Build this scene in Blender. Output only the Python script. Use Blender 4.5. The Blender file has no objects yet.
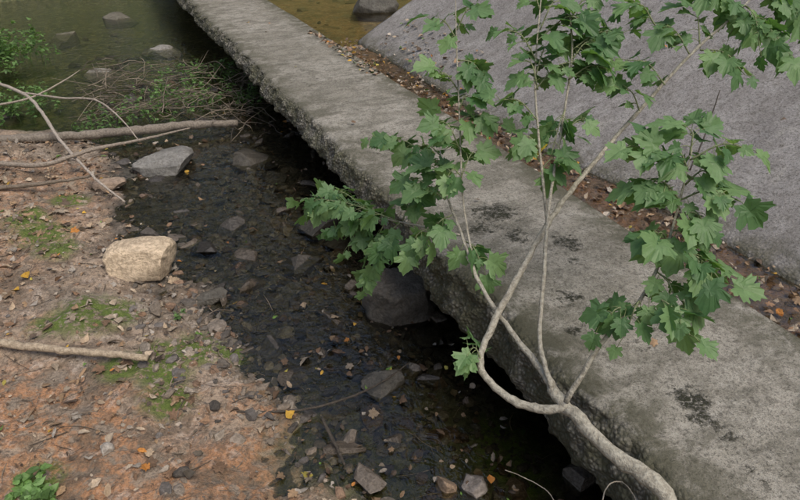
import bpy, math, numpy as np
from mathutils import Vector
R=np.random.RandomState(7)
SC=bpy.context.scene
# ---------------------------------------------------------------- camera and slab axes; positions unprojected from image pixels
PIT=math.radians(32); CP,SP=math.cos(PIT),math.sin(PIT); EYE=np.array([0,0,2.3]); F=622.
def P(u,v,t):
    x=(u-400)/F; y=(250-v)/F
    return EYE+t*np.array([x,CP+y*SP,-SP+y*CP])
def G(u,v,z=0.0):
    x=(u-400)/F; y=(250-v)/F
    return P(u,v,(EYE[2]-z)/(SP-y*CP))
AN=np.array([.9026,.4305]); AS=np.array([-.4305,.9026])
def NS(n,s): return n*AN[0]+s*AS[0], n*AN[1]+s*AS[1]
# ---------------------------------------------------------------- noise
TAB=np.random.RandomState(3).rand(256,256)
def vn(x,y):
    xi=np.floor(x).astype(int); yi=np.floor(y).astype(int); fx=x-xi; fy=y-yi
    fx=fx*fx*(3-2*fx); fy=fy*fy*(3-2*fy)
    a=TAB[xi&255,yi&255]; b=TAB[(xi+1)&255,yi&255]; c=TAB[xi&255,(yi+1)&255]; d=TAB[(xi+1)&255,(yi+1)&255]
    return (a*(1-fx)+b*fx)*(1-fy)+(c*(1-fx)+d*fx)*fy
def fbm(x,y,o=4):
    r=0; a=.5; t=0
    for i in range(o):
        r=r+a*vn(x*2**i+17.3*i,y*2**i+5.1*i); t+=a; a*=.5
    return r/t-.5
def sm(x): x=np.clip(x,0,1); return x*x*(3-2*x)
def nshore(s): return np.interp(s,[0,1,1.7,2.4,3.3,4.2,5.2,6.2,7,7.8,12],[.75,.65,.5,.33,.12,.0,-.15,-.2,-.8,-4,-7])
def H(x,y):
    x=np.asarray(x,float); y=np.asarray(y,float)
    n=x*AN[0]+y*AN[1]; s=x*AS[0]+y*AS[1]
    d=n-nshore(s)+.35*fbm(x*1.7,y*1.7,3)
    z=.02+.11*sm(-d/.8)+.22*sm((-d-.6)/3.)-.062*sm(d/.35+.2)
    z=z+.10*fbm(x*1.6+9,y*1.6,4)+.085*fbm(x*6,y*6,4)+.036*fbm(x*22,y*22,3)
    z=z-.12*sm((s-8)/1.5)*sm(d)
    # ground behind the slab
    up=sm((n-1.72)/.35)
    chan=.50+.05*fbm(x*3,y*3,4)+.02*fbm(x*20,y*20,3)+.577*np.clip(n-2.95,0,3.2)-.10*sm((n-2.95)/.15)
    pool=.28+.1*fbm(x*2,y*2,3)+.5*np.clip(n-5.5,0,3)*.6
    k=sm((s-6.8)/.5)
    z=z*(1-up)+up*(chan*(1-k)+pool*k)
    # bank under photographer
    b=sm((1.45-y)/1.2)
    z=z+b*.62*(1-up)+b*up*.1
    r=np.hypot(x,y)
    z=z+np.clip(r-14.5,0,14)*.62+ .8*sm((r-14)/6)*fbm(x*.3,y*.3,3)
    return z
# ---------------------------------------------------------------- mesh helper
def mesh(name,V,Fc,mat,col=None,smooth=True,attrs=None):
    V=np.asarray(V,np.float32); Fc=np.asarray(Fc,np.int32); k=Fc.shape[1]
    me=bpy.data.meshes.new(name); me.vertices.add(len(V)); me.vertices.foreach_set('co',V.ravel())
    me.loops.add(Fc.size); me.loops.foreach_set('vertex_index',Fc.ravel())
    me.polygons.add(len(Fc)); me.polygons.foreach_set('loop_start',np.arange(len(Fc),dtype=np.int32)*k)
    me.polygons.foreach_set('use_smooth',np.full(len(Fc),smooth))
    if col is not None:
        c=me.color_attributes.new('Col','FLOAT_COLOR','POINT'); q=np.ones((len(V),4),np.float32); q[:,:3]=col
        c.data.foreach_set('color',q.ravel())
    for a,val in (attrs or {}).items():
        f=me.attributes.new(a,'FLOAT','POINT'); f.data.foreach_set('value',np.asarray(val,np.float32))
    me.update(calc_edges=True); me.validate()
    me.materials.append(mat); o=bpy.data.objects.new(name,me); SC.collection.objects.link(o); return o
def gridfaces(a,b):
    i=np.arange(a*b).reshape(a,b); return np.stack([i[:-1,:-1],i[1:,:-1],i[1:,1:],i[:-1,1:]],-1).reshape(-1,4)
class Bag:
    def __init__(s): s.V=[];s.F=[];s.C=[];s.W=[];s.n=0
    def add(s,V,Fc,c,w=0.):
        V=np.asarray(V); s.V.append(V); s.F.append(np.asarray(Fc)+s.n); s.C.append(np.broadcast_to(np.asarray(c,float),(len(V),3))); s.W.append(np.full(len(V),w)); s.n+=len(V)
    def make(s,name,mat,smooth=True):
        return mesh(name,np.concatenate(s.V),np.concatenate(s.F),mat,np.concatenate(s.C),smooth,{'wet':np.concatenate(s.W)})
# ---------------------------------------------------------------- node helper
class M:
    def __init__(s,name):
        s.m=bpy.data.materials.new(name); s.m.use_nodes=True; s.t=s.m.node_tree; s.t.nodes.clear()
        s.out=s.n('ShaderNodeOutputMaterial'); s.geo=s.n('ShaderNodeNewGeometry')
    def n(s,ty,**k):
        x=s.t.nodes.new(ty)
        for a,b in k.items(): setattr(x,a,b)
        return x
    def l(s,a,b): s.t.links.new(a,b)
    def setv(s,inp,v):
        if hasattr(v,'links') : s.l(v,inp)
        elif isinstance(v,tuple) and len(v)==3: inp.default_value=(*v,1)
        else: inp.default_value=v
    def noise(s,scale,det=4,rough=.6,dist=0.,vec=None):
        x=s.n('ShaderNodeTexNoise'); x.inputs['Scale'].default_value=scale; x.inputs['Detail'].default_value=det
        x.inputs['Roughness'].default_value=rough; x.inputs['Distortion'].default_value=dist
        s.l(vec or s.geo.outputs['Position'],x.inputs['Vector']); return x.outputs[0]
    def voro(s,scale,feat='F1'):
        x=s.n('ShaderNodeTexVoronoi',feature=feat); x.inputs['Scale'].default_value=scale
        s.l(s.geo.outputs['Position'],x.inputs['Vector']); return x
    def ramp(s,v,a,b,A=0.,B=1.):
        x=s.n('ShaderNodeMapRange',interpolation_type='SMOOTHSTEP'); s.setv(x.inputs[0],v)
        for i,q in enumerate((a,b,A,B)): x.inputs[i+1].default_value=q
        return x.outputs[0]
    def mix(s,f,a,b,mode='MIX'):
        x=s.n('ShaderNodeMix',data_type='RGBA',blend_type=mode); s.setv(x.inputs[0],f); s.setv(x.inputs[6],a); s.setv(x.inputs[7],b); return x.outputs[2]
    def math(s,op,a,b=0.):
        x=s.n('ShaderNodeMath',operation=op); s.setv(x.inputs[0],a); s.setv(x.inputs[1],b); return x.outputs[0]
    def attr(s,name,o='Fac'): return s.n('ShaderNodeAttribute',attribute_name=name).outputs[o]
    def bump(s,h,st,dist=.01,nrm=None):
        x=s.n('ShaderNodeBump'); x.inputs['Strength'].default_value=st; x.inputs['Distance'].default_value=dist; s.l(h,x.inputs['Height'])
        if nrm: s.l(nrm,x.inputs['Normal'])
        return x.outputs[0]
    def pbr(s,col,rough,nrm=None,spec=.5,**k):
        x=s.n('ShaderNodeBsdfPrincipled'); s.setv(x.inputs['Base Color'],col); s.setv(x.inputs['Roughness'],rough)
        x.inputs['Specular IOR Level'].default_value=spec
        if nrm: s.l(nrm,x.inputs['Normal'])
        return x.outputs[0]
    def done(s,sh): s.l(sh,s.out.inputs[0]); return s.m

# ground
m=M('ground_mat')
n1=m.noise(2.2,3);n2=m.noise(9,5,.65);n3=m.noise(60,5,.7);n5=m.noise(25,4,.7,.6);n7=m.noise(4.2,4,.6,.8)
c=m.mix(m.ramp(n1,.4,.6),(.44,.335,.245),(.30,.245,.19))
c=m.mix(m.math('MULTIPLY',m.attr('clay'),m.ramp(n2,.40,.58)),c,(.50,.225,.085))
c=m.mix(m.ramp(n2,.5,.66,0,.75),c,(.56,.47,.39))
c=m.mix(m.ramp(n7,.50,.62,0,.7),c,(.17,.125,.085))
c=m.mix(m.ramp(n5,.5,.62,0,.55),c,(.15,.105,.07))
c=m.mix(m.ramp(n3,.35,.55,.6,0),c,(.09,.07,.05))
mo=m.math('MULTIPLY',m.attr('moss'),m.ramp(m.noise(22,4,.7),.38,.52))
wet=m.attr('wet')
wc=m.mix(m.ramp(n2,.4,.62),(.026,.025,.022),(.085,.075,.058))  # wet earth colour, kept near black to deepen the slab's undercut shade
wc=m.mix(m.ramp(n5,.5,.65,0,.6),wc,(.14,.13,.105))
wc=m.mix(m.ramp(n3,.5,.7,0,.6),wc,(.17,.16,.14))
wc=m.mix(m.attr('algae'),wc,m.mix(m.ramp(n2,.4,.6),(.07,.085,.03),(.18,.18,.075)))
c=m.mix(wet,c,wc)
c=m.mix(mo,c,m.mix(n3,(.03,.06,.01),(.19,.25,.045)))
h=m.math('ADD',m.math('MULTIPLY',n2,.8),m.math('MULTIPLY',n3,.45))
h=m.math('ADD',h,m.math('MULTIPLY',n5,.6))
rg=m.math('SUBTRACT',.92,m.math('MULTIPLY',wet,m.ramp(n2,.3,.7,.82,.6)))
gm=m.done(m.pbr(c,rg,m.bump(h,1.,.035),spec=.6))
# concrete
def concrete(name,a,b,dark,big):
    m=M(name); n1=m.noise(1.3,4,.65,.5);n2=m.noise(7,5,.7,.4);n3=m.noise(70,5,.75);n4=m.noise(230,2,.7);n6=m.noise(24,4,.75,.3)
    c=m.mix(m.ramp(n1,.38,.60),a,b); c=m.mix(m.ramp(n2,.42,.68,0,.8),c,dark)
    mp=m.n('ShaderNodeMapping'); m.l(m.geo.outputs['Position'],mp.inputs[0]); mp.vector_type='TEXTURE'
    mp.inputs['Rotation'].default_value=(0,0,math.radians(25.5)); mp.inputs['Scale'].default_value=(1.6,.5,1.)
    st=m.noise(2.6,5,.7,.9,mp.outputs[0])
    c=m.mix(m.ramp(st,.5,.62,0,.65),c,dark); c=m.mix(m.ramp(st,.34,.44,.35,0),c,(.52,.50,.45))
    c=m.mix(m.ramp(n6,.5,.68,0,.6),c,(.12,.11,.09))
    c=m.mix(m.ramp(n3,.5,.66,0,.75),c,(.08,.075,.065)); c=m.mix(m.ramp(n3,.3,.44,.6,0),c,(.54,.52,.48))
    c=m.mix(m.ramp(n4,.52,.64,0,.65),c,(.07,.065,.06))
    v=m.voro(55).outputs[0]
    rr=m.attr('rough')
    sc=m.mix(m.ramp(v,.15,.6),(.40,.38,.33),(.10,.095,.08))
    sc=m.mix(m.ramp(n2,.4,.62,0,.6),sc,(.13,.135,.07))
    c=m.mix(m.math('MULTIPLY',rr,.85),c,sc)
    c=m.mix(m.math('MULTIPLY',m.attr('stain'),m.ramp(n2,.33,.56)),c,(.085,.082,.052))
    bl=m.math('MULTIPLY',m.ramp(m.math('ADD',m.math('MULTIPLY',m.attr('blotch'),.33),m.math('MULTIPLY',n6,.6)),.47,.60),m.ramp(n3,.42,.52))
    c=m.mix(bl,c,(.04,.042,.026))
    h=m.math('ADD',m.math('MULTIPLY',n3,.6),m.math('MULTIPLY',n4,.35)); h=m.math('ADD',h,m.math('MULTIPLY',m.math('MULTIPLY',v,rr),-1.6)); h=m.math('ADD',h,m.math('MULTIPLY',n2,.6)); h=m.math('ADD',h,m.math('MULTIPLY',bl,.5))
    return m.done(m.pbr(c,.93,m.bump(h,1.,.014),spec=.3))
cm=concrete('concrete_mat',(.44,.415,.36),(.33,.31,.26),(.19,.18,.145),1)
cm2=concrete('concrete_slope_mat',(.41,.395,.385),(.34,.325,.315),(.26,.245,.235),0)
# attribute coloured materials
def colmat(name,rough,trans=0.,bs=.5,scale=80,wetr=False,var=.35):
    m=M(name); c=m.attr('Col','Color'); nn=m.noise(scale,4,.7)
    c=m.mix(m.ramp(nn,.35,.65,var,0),c,m.mix(1.,c,(.4,.38,.35),'MULTIPLY'))
    r=rough
    if wetr: r=m.math('SUBTRACT',rough,m.math('MULTIPLY',m.attr('wet'),.68))
    s=m.pbr(c,r,m.bump(nn,bs,.012),spec=.5)
    if trans:
        t=m.n('ShaderNodeBsdfTranslucent'); m.l(m.mix(1.,c,(1.3,1.4,.5),'MULTIPLY'),t.inputs[0])
        x=m.n('ShaderNodeMixShader'); x.inputs[0].default_value=trans; m.l(s,x.inputs[1]); m.l(t.outputs[0],x.inputs[2]); s=x.outputs[0]
    return m.done(s)
stone_m=colmat('stone_mat',.9,0,1.,45,True,.7); leaf_m=colmat('leaf_mat',.5,.4,.15,60,False,.2)
dead_m=colmat('fallen_leaf_mat',.75,.0,.3,90,False,.5); bark_m=colmat('bark_mat',.9,0,.9,60,False,.7)
crown_m=colmat('tree_crown_mat',.8,.0,.1,2,False,.5)
def water(name,tint,rs,bs,ior=1.33):
    m=M(name); n1=m.noise(rs,3,.6,.6)
    b=m.bump(n1,bs,.02)
    g=m.n('ShaderNodeBsdfGlossy'); g.inputs['Roughness'].default_value=.02; m.l(b,g.inputs['Normal']); g.inputs[0].default_value=(1,1,1,1)
    t=m.n('ShaderNodeBsdfTransparent'); t.inputs[0].default_value=(*tint,1)
    f=m.n('ShaderNodeFresnel'); f.inputs[0].default_value=ior; m.l(b,f.inputs['Normal'])
    x=m.n('ShaderNodeMixShader'); m.l(f.outputs[0],x.inputs[0]); m.l(t.outputs[0],x.inputs[1]); m.l(g.outputs[0],x.inputs[2])
    return m.done(x.outputs[0])
# ---------------------------------------------------------------- terrain
def axis(a,b,st,lo,hi):
    core=list(np.arange(a,b,st)); x=core[-1]; d=st
    while x<hi: d*=1.09; x+=d; core.append(x)
    x=a; d=st; pre=[]
    while x>lo: d*=1.09; x-=d; pre.append(x)
    return np.array(pre[::-1]+core)
xs=axis(-3.6,2.6,.017,-160,160); ys=axis(1.0,7.5,.017,-160,160)
X,Y=np.meshgrid(xs,ys,indexing='ij'); Z=H(X,Y)
N=X*AN[0]+Y*AN[1]; S=X*AS[0]+Y*AS[1]
dsh=N-nshore(S)
wet_shade=np.clip(sm((.045-Z)/.05)*sm((dsh+.35)/.3)+sm((dsh-.0+.4*fbm(X*3,Y*3))/.3)*(N<2),0,1)  # wet creek bed, plus painted shade: ground darkened beside and under the slab
wet_shade=np.where((N>2)&(S<6.9),.5*sm((.52-Z)/.03),wet_shade)
wet_shade=np.where(Z<.0,1,wet_shade)
clay=sm((2.8-Y)/.8+fbm(X*2,Y*2)*2.5)*sm((-X-.1)/.5)
clay=np.maximum(clay,.6*sm((-X-2)/.5)*(Y<5)); clay=np.where(N>2,.6,clay)
algae=.85*sm((S-6.2)/1.5)+.0*X; algae=np.maximum(algae,.5*sm((2.7-Y)/.8))
mossv=np.zeros_like(X)
MP=[(45,240,.2),(30,228,.16),(60,255,.15),(90,325,.22),(120,318,.14),(165,378,.15),(125,378,.12),(170,405,.13),(510,440,.17),(500,420,.12),(195,350,.16),(70,200,.15),(160,360,.12),(45,490,.1),(530,465,.1),(60,335,.14),(230,350,.1)]
for u,v,r in MP:
    p=G(u,v,.05); mossv=np.maximum(mossv,sm(1.6*(1-np.hypot(X-p[0],Y-p[1])/r/1.3)))
mossv=np.maximum(mossv,.9*sm((np.hypot(X,Y)-9)/4)*(Z>.3))
mesh('ground',np.stack([X,Y,Z],-1).reshape(-1,3),gridfaces(len(xs),len(ys)),gm,None,True,{'wet':wet_shade.ravel(),'clay':clay.ravel(),'moss':mossv.ravel(),'algae':algae.ravel()})
# water sheets
def sheet(name,n0,n1,s0,s1,z,mat):
    a=[NS(n0,s0),NS(n1,s0),NS(n1,s1),NS(n0,s1)]
    mesh(name,[(p[0],p[1],z) for p in a],[[0,1,2,3]],mat)
sheet('creek_water',-14,1.85,.6,17,.006,water('creek_water_mat',(.78,.78,.66),13,.65,1.6))
sheet('pool_water',2.2,9,6.6,17,.42,water('pool_water_mat',(.7,.72,.5),7,.4,1.4))
sheet('channel_water',2.2,3.0,.3,6.6,.516,water('channel_water_mat',(.85,.8,.72),12,.4,1.6))
# ---------------------------------------------------------------- concrete slab
BLT=[(495,212,.16,.9),(480,228,.12,.8),(515,235,.10,.8),(568,243,.10,.9),(575,262,.06,.7),(572,298,.09,.8),(690,400,.085,1.),(700,415,.06,.9),(575,330,.07,.7),(430,185,.12,.6),(640,345,.08,.6),(725,430,.07,.6),(650,290,.08,.5),(760,470,.08,.6),(385,150,.2,.5),(610,300,.09,.6),(300,80,.3,.35)]
def slab():
    ss=np.arange(.2,15,.0165)
    L=1.285+.06*fbm(ss*1.3,ss*0+2,4)+.035*fbm(ss*11,ss*0,3)
    Rr=2.23+.03*fbm(ss*1.1,ss*0+7,4)
    th=np.interp(ss,[0,2,3.5,6,12],[.28,.24,.17,.15,.15])
    rows=[];ro=[];st=[]
    f=np.concatenate([[0,.012,.03,.05],np.linspace(.08,1,52)])
    for i,s in enumerate(ss):
        n=L[i]+(Rr[i]-L[i])*f; z=.70+.02*(f-.5)-.025*np.exp(-f/.02)
        side=np.linspace(0,1,15)[1:]
        k=th[i]
        nn=L[i]+.04*fbm(s*9+side*0,side*4,3)-side*.06+.12*np.clip(side-.75,0,1)
        zz=.68-side*k
        under_n=np.array([L[i]+.25,1.75,2.2]); under_z=np.array([.68-k-.02,.68-k-.05,.35])
        n_all=np.concatenate([under_n[::-1],nn[::-1],n,[Rr[i]+.01,Rr[i]+.01]]); z_all=np.concatenate([under_z[::-1],zz[::-1],z,[.66,.3]])
        r=np.concatenate([np.ones(3+14),np.exp(-f/.025)*.9,[.5,.5]])
        rows.append(np.stack([n_all,np.full_like(n_all,s),z_all],-1)); ro.append(r)
        lo=np.exp(-((s-1.6)/1.2)**2)
        st.append(np.concatenate([np.full(17,.3+.45*lo),np.exp(-(f/.22)**2)*(.55+.35*lo)+.8*np.exp(-((f-1)/.15)**2),[1,1]]))
    A=np.array(rows); a,b=A.shape[:2]
    n,s,z=A[...,0],A[...,1],A[...,2]
    rr=np.array(ro)
    z=z+.015*fbm(n*5,s*5,4)+.035*rr*fbm(n*30+z*20,s*30,3); n=n+.055*rr*fbm(s*22,z*22+5,3)+.06*rr*fbm(s*5,z*9,3)
    x,y=NS(n,s); bt=np.zeros_like(x)
    for u,v,r,w_ in BLT:
        p=G(u,v,.7); bt=np.maximum(bt,w_*np.exp(-((x-p[0])**2+(y-p[1])**2)/r**2))
    mesh('concrete_slab',np.stack([x,y,z],-1).reshape(-1,3),gridfaces(a,b)[:,::-1],cm,None,True,{'rough':rr.ravel(),'stain':np.array(st).ravel(),'blotch':bt.ravel()})
slab()
def slope():
    n=np.concatenate([[2.70,2.72,2.745],np.arange(2.77,6.0,.03)]); s=np.arange(.1,6.92,.03)
    Nn,Ss=np.meshgrid(n,s,indexing='ij'); z=.55+.577*(Nn-2.79)
    Ss=Ss.copy(); Ss[:,-1]+=.04*fbm(n*6,n*0)
    z=np.where(Nn<2.73,.40,z)+.03*fbm(Nn*1.5,Ss*1.5,4)+.016*fbm(Nn*8,Ss*8,3)
    edge=np.exp(-(Nn-2.74)/.10)
    n0=.06*fbm(Ss*1.2,Ss*0+4,4); Nn=np.where(Nn<2.8,Nn+n0,Nn)
    Nn=Nn+.14*sm((3.5-Ss)/1.3)
    x,y=NS(Nn,Ss); V=np.stack([x,y,z],-1)
    sk=V[:,-1:].copy(); sk[...,2]-=.6; V=np.concatenate([V,sk],1); a,b=V.shape[:2]
    e=np.concatenate([edge,np.ones((a,1))],1)
    mesh('concrete_slope',V.reshape(-1,3),gridfaces(a,b),cm2,None,True,{'rough':np.clip(e,0,1).ravel()*.5,'stain':(e*.9).ravel()})
slope()
# ---------------------------------------------------------------- stones
import bmesh
def ico(sub):
    b=bmesh.new(); bmesh.ops.create_icosphere(b,subdivisions=sub,radius=1); b.verts.ensure_lookup_table()
    v=np.array([x.co[:] for x in b.verts]); f=np.array([[q.index for q in t.verts] for t in b.faces]); b.free(); return v,f
I1,F1=ico(2); I2,F2=ico(5)
def lump(V,seed,amp=.35,facets=9,c0=.55):
    r=np.random.RandomState(seed); V=V.copy()
    for _ in range(facets):
        d=r.randn(3); d/=np.linalg.norm(d); c=c0+.3*r.rand(); k=V@d
        V-=np.outer(np.clip(k-c,0,None)*.97,d)
    V+=V*(amp*.4*fbm(V[:,0]*1.5+seed,V[:,1]*1.5+V[:,2]*1.3,3))[:,None]
    return V
ST=[lump(I1,i,.5,8,.3)*1.25 for i in range(18)]
def rotz(a): c,s=np.cos(a),np.sin(a); return np.array([[c,-s,0],[s,c,0],[0,0,1]])
def rotx(a): c,s=np.cos(a),np.sin(a); return np.array([[1,0,0],[0,c,-s],[0,s,c]])
PAL=np.array([[.25,.205,.16],[.32,.26,.20],[.15,.13,.11],[.38,.32,.26],[.32,.21,.14],[.20,.18,.165],[.48,.41,.33]])
bag=Bag()
def scatter(cnt,n0,n1,s0,s1,dens,size):
    k=0
    while k<cnt:
        n=R.uniform(n0,n1); s=R.uniform(s0,s1); x,y=NS(n,s)
        if R.rand()>dens(n,s): continue
        z=float(H(x,y)); r=size(); k+=1
        V=ST[R.randint(18)]*np.array([1,R.uniform(.55,1),R.uniform(.3,.7)])*r
        V=V@(rotz(R.uniform(0,6.3))@rotx(R.uniform(-.5,.5))).T+[x,y,z+r*R.uniform(-.1,.2)]
        ws=float(sm((n-nshore(s)+.1)/.4)) if n<2 else .4
        c=PAL[R.randint(7)]*R.uniform(.6,1.15); c=c*(1-.65*ws)
        bag.add(V,F1,c,ws)
pl=lambda a,b,e: (lambda: a+(b-a)*R.rand()**e)
clus=lambda n,s: float(np.clip(.5+2.2*fbm(np.array(n*1.5),np.array(s*1.5),3),.05,1))
scatter(6000,-.2,1.85,.9,6.8,lambda n,s:clus(n,s)*(1 if n>nshore(s)-.1 else .3),pl(.006,.05,4))
scatter(1200,-2.8,.5,.9,6.5,lambda n,s:clus(n,s)**2,pl(.004,.026,6))
scatter(460,-.1,1.85,1.0,8,lambda n,s:1 if n>nshore(s)+.05 else .04,pl(.04,.12,2.5))
scatter(360,-5,1.8,6,12,lambda n,s:clus(n,s),pl(.02,.17,3))
scatter(1500,2.2,2.95,.5,7,lambda n,s:1,pl(.005,.035,4))
scatter(60,2.2,6,7,12,lambda n,s:1,pl(.03,.16,2))
bag.make('gravel',stone_m,False)
def rock(name,u,v,z,dim,rz,col,wet,seed,facets=12,sink=.3,block=0.,tilt=0.):
    p=G(u,v,z); b=Bag(); V=I2.copy()
    if block: V=np.sign(V)*np.abs(V)**block; V/=np.abs(V).max()
    V=lump(V,seed,.3,facets,.5 if not block else .72); V=V/np.abs(V).max(0)
    V+=V*(.14*fbm(V[:,0]*4+seed,V[:,1]*4+V[:,2]*4,5))[:,None]
    V=V*np.array(dim)/2@rotx(tilt).T@rotz(rz).T; p[2]=float(H(p[0],p[1]))+dim[2]*(.5-sink)
    cc=np.array(col)*(1+.9*fbm(V[:,0]*14,V[:,1]*14+V[:,2]*9,4))[:,None]
    b.V.append(V+p);b.F.append(F2);b.C.append(cc);b.W.append(np.full(len(V),wet)); b.make(name,stone_m)
rock('sandstone_block',145,272,.05,(.43,.27,.26),.22,(.66,.53,.38),0,8,10,.22,.42,.1)
rock('flat_rock',165,165,.02,(.50,.42,.24),.1,(.24,.235,.22),.2,11,8,.15,.5)
rock('boulder',402,305,.0,(.46,.40,.44),.4,(.12,.105,.085),.4,21,9,.3,.7)
rock('rock',445,487,.0,(.10,.12,.15),.2,(.40,.29,.20),0,31)
rock('rock',474,484,.0,(.14,.13,.14),.9,(.32,.28,.25),0,32)
rock('rock',108,455,.1,(.07,.06,.06),.9,(.46,.42,.37),0,33)
rock('rock',300,262,.0,(.34,.26,.18),.5,(.07,.063,.055),.8,34)
rock('rock',385,385,.0,(.24,.18,.14),.5,(.08,.073,.06),.8,35)
rock('rock',110,186,.02,(.26,.14,.10),.3,(.38,.29,.22),.2,36,8,.2,.5)
rock('rock',270,345,.0,(.2,.16,.10),1.5,(.09,.08,.07),.8,37)
rock('rock',235,225,.0,(.28,.2,.14),1.,(.07,.063,.055),.8,38)
rock('rock',350,440,.0,(.12,.09,.08),1.,(.25,.21,.17),.4,41)
rock('rock',250,160,.0,(.4,.3,.2),1.,(.07,.063,.05),.6,42)
rock('rock',215,300,.0,(.22,.16,.10),.4,(.12,.11,.09),.7,43)
rock('rock',320,225,.0,(.4,.3,.22),.9,(.06,.055,.045),.7,44)
rock('rock',100,72,.0,(.45,.3,.28),.3,(.22,.21,.18),.3,45)
rock('rock',62,35,.0,(.5,.35,.30),.8,(.16,.15,.11),.3,46)
rock('rock',165,48,.0,(.55,.3,.26),.2,(.30,.29,.27),.3,47)
rock('rock',120,18,.0,(.6,.4,.34),.2,(.16,.15,.12),.3,48)
rock('boulder',375,10,.42,(.7,.5,.55),.2,(.12,.115,.10),.2,39,9,.05)
# ---------------------------------------------------------------- tubes
def smoothline(pts,rad,sub=7,jit=0.,rs=R):
    pts=np.array(pts,float); rad=np.array(rad,float); n=len(pts); o=[];ro=[]
    e=np.vstack([2*pts[0]-pts[1],pts,2*pts[-1]-pts[-2]])
    for i in range(n-1):
        a,b,c,d=e[i:i+4]
        for t in np.arange(sub)/sub:
            o.append(.5*((2*b)+(c-a)*t+(2*a-5*b+4*c-d)*t*t+(3*b-a-3*c+d)*t**3)); ro.append(rad[i]*(1-t)+rad[i+1]*t)
    o.append(pts[-1]); ro.append(rad[-1]); o=np.array(o); ro=np.array(ro)
    if jit: o[1:-1]+=rs.randn(len(o)-2,3)*jit*ro[1:-1,None]; ro=ro*(1+rs.uniform(-.08,.12,len(ro)))
    return o,ro
def tube(b,pts,rad,col,sub=7,jit=.12,k=8):
    o,ro=smoothline(pts,rad,sub,jit); n=len(o); T=np.gradient(o,axis=0); T/=np.linalg.norm(T,axis=1)[:,None]+1e-9
    up=np.array([.3,.2,1.]); A=np.cross(T,up); A/=np.linalg.norm(A,axis=1)[:,None]+1e-9; B=np.cross(T,A)
    th=np.arange(k)/k*2*np.pi
    V=o[:,None]+ro[:,None,None]*(np.cos(th)[None,:,None]*A[:,None]+np.sin(th)[None,:,None]*B[:,None])
    i=np.arange(n-1)[:,None]*k; j=np.arange(k)[None]; j2=(j+1)%k
    q=np.stack([i+j,i+j2,i+k+j2,i+k+j],-1).reshape(-1,4)
    tr=np.concatenate([q[:,[0,1,2]],q[:,[0,2,3]]])
    V=V.reshape(-1,3); V=np.vstack([V,o[-1],o[0]]); m_=n*k
    cap=np.array([[(n-1)*k+a,(n-1)*k+(a+1)%k,m_] for a in range(k)]+[[(a+1)%k,a,m_+1] for a in range(k)])
    b.add(V,np.vstack([tr,cap]),col)
def groundtube(pts,col,jit=.12,sub=9):
    b=Bag(); tube(b,[G(u,v,z) for u,v,z,r in pts],[r for *_,r in pts],col,sub,jit,10); return b
b=groundtube([(-60,143,.14,.036),(30,138,.14,.040),(90,134,.13,.040),(150,129,.12,.042),(200,124,.12,.038),(238,123,.10,.030)],(.27,.235,.195))
b.make('fallen_log',bark_m)
b=groundtube([(-50,343,.22,.020),(0,343,.2,.022),(50,349,.19,.020),(100,353,.18,.019),(148,358,.17,.017)],(.50,.41,.30)); b.make('fallen_stick',bark_m)
b=groundtube([(-40,70,.3,.018),(20,92,.3,.016),(40,110,.28,.016),(60,140,.24,.014),(95,178,.15,.011),(125,202,.07,.006)],(.50,.44,.38))
tube(b,[G(20,92,.3),G(60,98,.35),(G(95,100,.4)),G(120,118,.35),G(140,142,.2)],[.01,.010,.009,.007,.004],(.46,.40,.34))
tube(b,[G(-20,108,.2),G(30,98,.3),G(65,80,.35),G(80,70,.4)],[.012,.010,.008,.003],(.42,.37,.3)); b.make('dead_branch',bark_m)
b=groundtube([(-30,160,.2,.02),(40,165,.2,.02),(90,150,.25,.016),(140,140,.25,.012),(190,128,.3,.006)],(.34,.29,.24))
tube(b,[G(-20,190,.15),G(30,185,.16),G(80,178,.15),G(110,172,.1)],[.016,.016,.012,.006],(.22,.18,.14)); b.make('dead_branch',bark_m)
b=groundtube([(235,412,.04,.005),(300,410,.05,.006),(350,397,.06,.006),(385,380,.06,.005),(410,362,.05,.003)],(.09,.075,.06))
tube(b,[G(322,418,.06),G(333,440,.05),G(345,465,.05)],[.007,.009,.005],(.09,.075,.06)); b.make('fallen_stick',bark_m)
b=Bag()
for i in range(250):
    u=R.uniform(85,255); v=R.uniform(72,128)+ (u-170)*.1; z=R.uniform(.02,.3)*(.4+.6*math.exp(-((u-190)/50)**2)); p=G(u,v,0); p[2]=z
    a=R.uniform(0,6.3); L=R.uniform(.15,.7); d=np.array([math.cos(a),math.sin(a),R.uniform(-.25,.4)])*L/2
    mid=p+R.randn(3)*.05; r=R.uniform(.002,.006); c=np.array([.25,.21,.16])*R.uniform(.3,1.4)
    tube(b,[p-d,(p-d+mid)/2+R.randn(3)*.02,mid,p+d],[r,r,r*.8,r*.4],c,4,.3,5)
b.make('brush_pile',bark_m)
b=Bag()
for i in range(900):
    n=R.uniform(-2.6,1.7); s=R.uniform(1,6.5); x,y=NS(n,s); p=np.array([x,y,float(H(x,y))+.012]); a=R.uniform(0,6.3); L=R.uniform(.05,.28)*R.rand()+.03
    d=np.array([math.cos(a),math.sin(a),R.uniform(-.05,.1)])*L/2; r=R.uniform(.001,.0032)
    tube(b,[p-d,p+R.randn(3)*.01,p+d],[r,r,r*.5],np.array([.2,.16,.12])*R.uniform(.3,1.8),4,.2,5)
b.make('twigs',bark_m)
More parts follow.
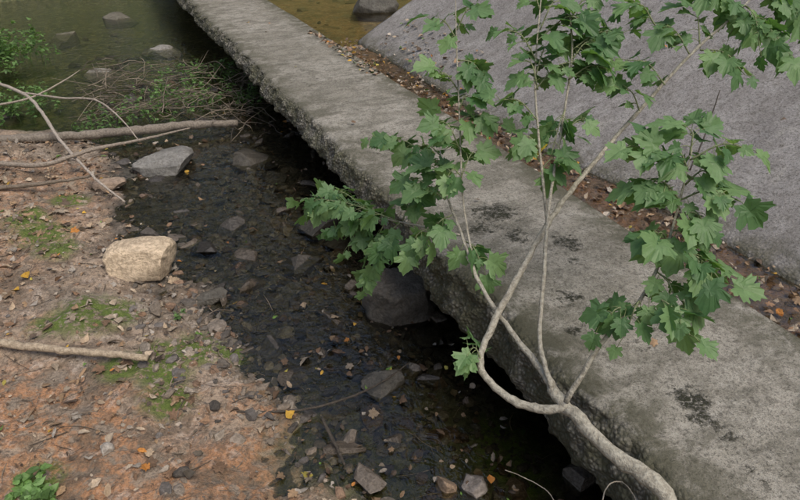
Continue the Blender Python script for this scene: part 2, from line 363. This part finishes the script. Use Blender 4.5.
# ---------------------------------------------------------------- leaves
def template(outline,fold=.25,curl=.3):
    o=np.array(outline,float)
    inner=o*.5; V2=np.vstack([[0.28,0],inner,o]); n=len(o)
    z=fold*np.abs(V2[:,1])-curl*(V2[:,0]-.2)**2+.12*fbm(V2[:,0]*4+curl*9,V2[:,1]*4,2)
    V=np.column_stack([V2,z]); Fc=[]
    for i in range(n-1):
        Fc+=[[0,1+i,2+i],[1+i,1+n+i,2+n+i],[1+i,2+n+i,2+i]]
    return V,np.array(Fc)
def maple(seed):
    r=np.random.RandomState(seed)
    half=[(0,0),(-.04,.10),(-.14,.26),(-.02,.28),(.05,.40),(.12,.36),(.18,.29),(.25,.42),(.34,.58),(.40,.52),(.52,.56),(.51,.44),(.50,.34),(.46,.24),(.56,.26),(.65,.33),(.72,.23),(.82,.20),(.84,.10),(1.0,0)]
    h=np.array(half)+r.randn(20,2)*.02; h[0]=0; h[-1]=(1,0)
    g=np.array(half)+r.randn(20,2)*.02; g[0]=0; g[-1]=(1,0); g=g[::-1].copy(); g[:,1]*=-1
    return template(np.vstack([h,g[1:]]),r.uniform(-.1,.35),r.uniform(.1,.6))
def simple(seed):
    r=np.random.RandomState(seed); t=np.linspace(0,1,8); w=r.uniform(.22,.42)*np.sin(t**.8*np.pi)
    h=np.column_stack([t,w*(1+.1*r.randn(8))]); h[0]=0;h[-1]=(1,0); g=h[::-1].copy(); g[:,1]*=-1
    return template(np.vstack([h,g[1:]]),r.uniform(-.6,.8),r.uniform(-.6,1.))
ML=[maple(i) for i in range(12)]; SL=[simple(i) for i in range(10)]
def put(b,tp,p,x,nrm,size,c,roll=0):
    x=x/np.linalg.norm(x); y=np.cross(nrm,x); y/=np.linalg.norm(y)+1e-9; z=np.cross(x,y)
    V=tp[0]*size; b.add(p+V[:,:1]*x+V[:,1:2]*y+V[:,2:]*z,tp[1],c)
DL=np.array([[.28,.17,.10],[.36,.24,.14],[.45,.34,.23],[.20,.125,.075],[.48,.39,.29],[.14,.10,.07],[.34,.28,.21],[.44,.39,.33]])
BR=np.array([[.60,.36,.05],[.60,.25,.05],[.5,.42,.09],[.14,.26,.05]])
bl=Bag()
def litter(cnt,n0,n1,s0,s1,dens,zf,sz=(.025,.07),bright=.06,til=.35,pm=.2,dk=1.):
    k=0
    while k<cnt:
        n=R.uniform(n0,n1); s=R.uniform(s0,s1)
        if R.rand()>dens(n,s): continue
        x,y=NS(n,s); z=zf(n,s,x,y); k+=1; a=R.uniform(0,6.3)
        d=np.array([math.cos(a),math.sin(a),R.randn()*til*.6]); nr=np.array([R.randn()*til,R.randn()*til,1.])
        br_=R.rand()<bright
        c=(BR[R.randint(4)] if br_ else DL[R.randint(8)]*dk)*R.uniform(.6,1.15)
        im=R.rand()<pm
        tp=ML[R.randint(12)] if im else SL[R.randint(10)]
        put(bl,tp,np.array([x,y,z+.008+.012*R.rand()]),d,nr,R.uniform(*sz)*(1.1 if im else 1),c)
hz=lambda n,s,x,y: max(float(H(x,y)),0.006 if n<2 else .516)
hb=lambda n,s,x,y: float(H(x,y))
sz_=lambda n,s,x,y:.70
land=lambda n,s: 1. if n<nshore(s)+.05 else .12
litter(1300,-2.8,.7,.9,6.5,lambda n,s:clus(n+3,s)**1.5*land(n,s),hz,(.02,.06),.05)
litter(480,-2.8,.7,.9,6.5,lambda n,s:clus(n*2+8,s*2)**2*land(n,s),hz,(.04,.075),.05,.5,.3)
litter(4500,-2.8,1.4,.9,6.5,lambda n,s:clus(n+5,s+2)*land(n,s),hb,(.008,.024),.02,.6,0,.9)
litter(600,-.2,1.8,.9,6.8,lambda n,s:clus(n+7,s)**2,hb,(.02,.055),.05,.4,.1,.4)
litter(110,-.2,1.8,.9,6.8,lambda n,s:clus(n+7,s)**2,hz,(.02,.05),.2,.35,.15,.6)
litter(130,.3,1.4,.9,2.6,lambda n,s:1,hz,(.018,.045),.1,.5,.15,.65)
litter(1300,2.2,2.98,.6,7,lambda n,s:.2+.8*clus(n*2,s*2),hz,(.02,.05),.10,.5)
litter(10,1.35,2.1,1.2,8,lambda n,s:1,sz_,(.02,.04),.3,.2)
litter(240,2.12,2.3,5.0,6.9,lambda n,s:1,lambda n,s,x,y:.70 if n<2.22 else .62,(.025,.06),.15,.5)
litter(80,2.8,3.2,4.6,6.6,lambda n,s:1,lambda n,s,x,y:.55+.577*(n-2.79)+.01,(.025,.06),.1,.4)
litter(12,3.0,4.6,2,6,lambda n,s:1,lambda n,s,x,y:.55+.577*(n-2.79)+.01,(.02,.04),.2,.3)
bl.make('fallen_leaves',dead_m,False)
# ---------------------------------------------------------------- sapling
bk=Bag(); lf=Bag(); BC=(.44,.415,.345)
def br(pts,pre=None,c=BC):
    p=[P(u,v,t) for u,v,t,r in pts]; r=[q[3]*.80 for q in pts]
    if pre is not None: p=[x[0] for x in pre]+p; r=[x[1] for x in pre]+r
    tube(bk,p,r,c,7,.14,9); return p
root=np.array([.74,.62,float(H(.74,.62))-.05])
br([(672,505,1.5,.028),(610,450,1.6,.025),(562,402,1.72,.022),(545,375,1.78,.014),(510,330,1.9,.010),(480,285,2.0,.008),(462,235,2.1,.006),(447,195,2.2,.005),(440,150,2.25,.003)],[(root,.035),(np.array([.71,.72,.72]),.026)])
br([(568,408,1.7,.016),(530,407,1.75,.015),(496,388,1.8,.014),(480,362,1.85,.013),(495,320,1.9,.013),(530,255,1.95,.012),(560,205,2.0,.011),(600,155,2.05,.009),(640,110,2.05,.008),(690,55,2.0,.006),(740,10,2.0,.005),(775,-30,2.,.003)])
br([(552,388,1.74,.010),(540,340,1.8,.008),(544,270,1.85,.0075),(550,200,1.95,.006),(563,120,2.0,.005),(572,50,2.,.004),(566,-20,2.,.003)])
br([(566,402,1.7,.011),(600,345,1.65,.008),(640,300,1.6,.006),(665,250,1.6,.005),(680,200,1.6,.004),(692,150,1.6,.002)])
br([(548,228,1.97,.007),(540,150,2.,.005),(535,80,2.,.004),(540,10,2.,.003),(545,-30,2.,.002)])
br([(460,235,2.1,.005),(430,228,2.25,.005),(400,222,2.4,.004),(370,215,2.6,.0035),(340,202,2.75,.003),(310,195,2.8,.002)])
br([(476,280,2.02,.005),(463,200,2.1,.004),(460,130,2.1,.0035),(457,60,2.1,.003),(455,-20,2.1,.002)])
br([(690,170,1.8,.003),(705,135,1.85,.003),(720,90,1.9,.002)],c=(.07,.06,.05))
def twig(a,b_,size=.073,sag=.03,pairs=None):
    A=P(*a);B=P(*b_); Ld=np.linalg.norm(B-A); mid=(A+B)/2+[0,0,sag]
    o,ro=smoothline([A,mid,B],[.0028,.002,.0012],6); tube(bk,[A,mid,B],[.0028,.002,.0012],(.26,.30,.16),6,.0,5)
    n=pairs or max(3,int(Ld/.031)); d=(B-A)/Ld
    side=np.cross(d,[0,0,1.]); side/=np.linalg.norm(side)+1e-9
    items=[(1.,0)]
    for i in range(n): items+=[(.18+.78*i/n+R.uniform(-.04,.04),1),(.18+.78*i/n+R.uniform(-.04,.04),-1)]
    for f,sg in items:
        p=o[min(len(o)-1,int(f*(len(o)-1)))]
        x=d*R.uniform(.2,.9)+side*sg*R.uniform(.5,1.1)+np.array([0,0,R.uniform(-.45,.15)])+R.randn(3)*.15
        x/=np.linalg.norm(x); pet=R.uniform(.015,.04); q=p+x*pet
        x2=x+np.array([0,0,-R.uniform(.1,.8)]); nr=np.array([R.randn()*.5,R.randn()*.5-.25,1.])
        tube(bk,[p,(p+q)/2+[0,0,.004],q],[.0011,.0009,.0009],(.26,.32,.14),2,0,4)
        sz=size*R.uniform(.4,1.3); g=R.rand()**1.1
        c=np.array([.085,.19,.075])*(1-g)+np.array([.23,.37,.16])*g
        if R.rand()<.004: c=np.array([.6,.45,.05])
        put(lf,ML[R.randint(12)],q,x2,nr,sz,c)
TW=[((400,222,2.4),(300,198,2.8)),((385,220,2.5),(325,232,2.7)),((385,222,2.5),(362,285,2.6)),((400,222,2.4),(375,262,2.5)),((370,215,2.6),(328,188,2.8)),((375,218,2.6),(345,250,2.65)),((350,205,2.7),(305,215,2.8)),
((445,200,2.2),(398,178,2.3)),((441,165,2.25),(375,135,2.4)),((452,215,2.15),(425,245,2.2)),((430,228,2.25),(405,255,2.3)),((462,240,2.1),(484,270,2.05)),((440,155,2.25),(415,150,2.3)),
((482,362,1.85),(468,350,1.85)),((402,222,2.4),(420,195,2.35)),((447,195,2.2),(430,165,2.25)),
((460,180,2.1),(478,150,2.1)),((460,150,2.1),(438,120,2.1)),((459,120,2.1),(492,125,2.1)),((458,90,2.1),(432,75,2.1)),((458,60,2.1),(488,85,2.1)),((457,40,2.1),(430,20,2.1)),((460,175,2.1),(445,180,2.1)),((459,110,2.1),(470,100,2.1)),((457,30,2.1),(475,10,2.1)),
((540,150,2.),(515,140,2.)),((537,120,2.),(500,100,2.)),((535,90,2.),(575,62,2.)),((536,60,2.),(505,30,2.)),((538,40,2.),(590,15,2.)),((540,10,2.),(520,-20,2.)),((538,90,2.),(525,60,2.)),((540,30,2.),(560,0,2.)),((536,75,2.),(548,45,2.)),((541,170,2.),(560,165,2.)),
((560,140,2.),(590,120,2.)),((568,80,2.),(610,70,2.)),((572,50,2.),(620,35,2.)),((570,20,2.),(600,-10,2.)),((565,110,2.),(550,160,2.)),((572,60,2.),(595,45,2.)),
((665,85,2.),(625,60,2.)),((690,55,2.),(655,25,2.)),((700,48,2.),(690,0,2.)),((700,50,2.),(745,75,1.95)),((740,10,2.),(700,-5,2.)),((735,15,2.),(790,55,1.95)),((760,-10,2.),(800,20,2.)),((640,112,2.05),(620,90,2.)),((745,5,2.),(760,50,1.95)),((655,25,2.),(625,5,2.)),((775,-25,2.),(815,-5,2.)),((745,5,2.),(730,35,2.)),((780,-20,2.),(810,45,2.)),
((686,180,1.6),(625,145,1.62)),((690,160,1.6),(750,150,1.55)),((680,200,1.6),(640,185,1.6)),((680,200,1.6),(735,200,1.55)),((690,155,1.6),(690,135,1.6)),((672,230,1.6),(700,260,1.55)),((665,250,1.6),(725,285,1.5)),((655,270,1.6),(680,320,1.55)),((645,295,1.6),(690,335,1.5)),((640,300,1.6),(625,335,1.6)),((630,310,1.62),(600,325,1.62)),((668,245,1.6),(650,240,1.6)),((680,210,1.6),(660,200,1.6)),((688,170,1.6),(665,155,1.6)),((685,185,1.6),(712,178,1.58)),((676,220,1.6),(705,225,1.56))]
for a,b_ in TW: twig(a,b_)
em=bpy.data.objects.new('maple_sapling',None); SC.collection.objects.link(em)
o=bk.make('stems',bark_m); o.parent=em; o=lf.make('leaves',leaf_m,False); o.parent=em
b=Bag()
tube(b,[P(600,520,1.6),P(606,488,1.7),P(622,482,1.75),P(636,500,1.6),P(640,520,1.6)],[.0018]*5,(.4,.36,.3),6,.3,5)
tube(b,[P(505,470,2.0),P(525,478,2.05),P(548,492,2.0),P(560,515,1.9)],[.0015]*4,(.4,.36,.3),6,.3,5); b.make('dead_twig',bark_m)
# ---------------------------------------------------------------- weeds
def weed(name,u,v,z,cnt,rad,hgt,size=.04,shade=1.):
    p=G(u,v,z); b=Bag()
    for i in range(cnt):
        a=R.uniform(0,6.3); q=p+np.array([math.cos(a),math.sin(a),0])*R.rand()*rad; q[2]=max(float(H(q[0],q[1])),0)
        t=q+np.array([R.randn()*.3,R.randn()*.3,1.])*hgt*R.uniform(.4,1)
        tube(b,[q,(q+t)/2+R.randn(3)*.01,t],[.002,.0015,.001],(.12,.2,.06),4,0,4)
        for j in range(7):
            f=R.uniform(.3,1); c=q+(t-q)*f; aa=R.uniform(0,6.3)
            put(b,SL[R.randint(10)],c,np.array([math.cos(aa),math.sin(aa),R.uniform(-.3,.3)]),np.array([R.randn()*.3,R.randn()*.3,1]),size*R.uniform(.6,1.3),np.array([.14,.25,.08])*R.uniform(.6,1.5)*shade)
    b.make(name,leaf_m,False)
weed('weed_clump',2,60,.1,130,.6,.5,.06); weed('weed_clump',15,105,.1,60,.45,.3,.05)
weed('weed_clump',165,100,.1,70,.6,.25,.045); weed('weed_clump',38,494,.15,14,.10,.07,.045,1.2); weed('weed_clump',245,92,.1,40,.4,.2,.04,.8); weed('weed_clump',200,75,.1,60,.6,.25,.045,.9)
weed('weed_clump',110,120,.1,35,.4,.2,.04,.8); weed('weed_clump',180,318,.05,3,.04,.05,.03,.9)
# ---------------------------------------------------------------- surrounding trees
def treemesh(seed):
    r=np.random.RandomState(seed); b=Bag(); hh=9.5
    tube(b,[(0,0,-.5),(.1,.05,2),(.0,.2,5),(.2,.1,8),(.25,.1,hh)],[.24,.18,.13,.07,.02],(.10,.085,.07),5,.1,8)
    tips=[]
    for i in range(16):
        z=r.uniform(2.2,8.8); a=r.uniform(0,6.3); L=(3.2-abs(z-5)*.35)*r.uniform(.7,1.1); e=np.array([math.cos(a)*L,math.sin(a)*L,z+L*.35])
        tube(b,[(.1,.1,z),(e[0]*.5,e[1]*.5,z+L*.25),e],[.06,.04,.01],(.10,.085,.07),4,.1,5); 
        for f in (.45,.7,1.): tips.append(np.array([e[0]*f,e[1]*f,z+L*.35*f]))
    n0=len(tips); tp=(np.array([[0,0,0],[.4,.3,.05],[1,0,0],[.4,-.3,.05]]),np.array([[0,2,1],[0,3,2]]))
    for i in range(3200):
        t=tips[r.randint(n0)]; p=t+r.randn(3)*[.65,.65,.42]; aa=r.uniform(0,6.3)
        put(b,tp,p,np.array([math.cos(aa),math.sin(aa),r.uniform(-.6,.2)]),np.array([r.randn()*.5,r.randn()*.5,1]),r.uniform(.2,.4),np.array([.07,.14,.035])*r.uniform(.5,1.6))
    return b.make('tree',crown_m,False)
t1=treemesh(1); t2=treemesh(2)
pos=[(-12,13),(-7.5,15.5),(-3,17),(1,15.5),(6,15),(11,9),(-16,7),(-12,19),(13,1),(3,20)]
for i,(x,y) in enumerate(pos):
    o=(t1,t2)[i] if i<2 else bpy.data.objects.new('tree',(t1,t2)[i%2].data)
    if i>1: SC.collection.objects.link(o)
    o.location=(x,y,float(H(x,y))); o.rotation_euler=(0,0,i*1.7); q=.85+.3*R.rand(); o.scale=(q,q,q)
# ---------------------------------------------------------------- light
w=bpy.data.worlds.new('World'); SC.world=w; w.use_nodes=True; nt=w.node_tree
sky=nt.nodes.new('ShaderNodeTexSky'); sky.sky_type='NISHITA'; sky.sun_disc=False
el,az=math.radians(60),math.radians(140)
sky.sun_elevation=el; sky.sun_rotation=az; sky.air_density=1.2; sky.dust_density=5
bg=nt.nodes['Background']; bg.inputs[1].default_value=.15; nt.links.new(sky.outputs[0],bg.inputs[0])
s=bpy.data.lights.new('sun','SUN'); s.energy=1.5; s.angle=math.radians(30); s.color=(1,.95,.85)
so=bpy.data.objects.new('sun',s); SC.collection.objects.link(so)
d=Vector((math.sin(az)*math.cos(el),math.cos(az)*math.cos(el),math.sin(el))); so.rotation_euler=d.to_track_quat('Z','Y').to_euler()
cd=bpy.data.cameras.new('camera'); co=bpy.data.objects.new('camera',cd); SC.collection.objects.link(co)
co.location=EYE; co.rotation_euler=(math.radians(58),0,0); cd.sensor_width=36; cd.lens=F/800*36; cd.clip_end=500; cd.clip_start=.02
SC.camera=co
SC.view_settings.view_transform='Standard'; SC.view_settings.look='None'
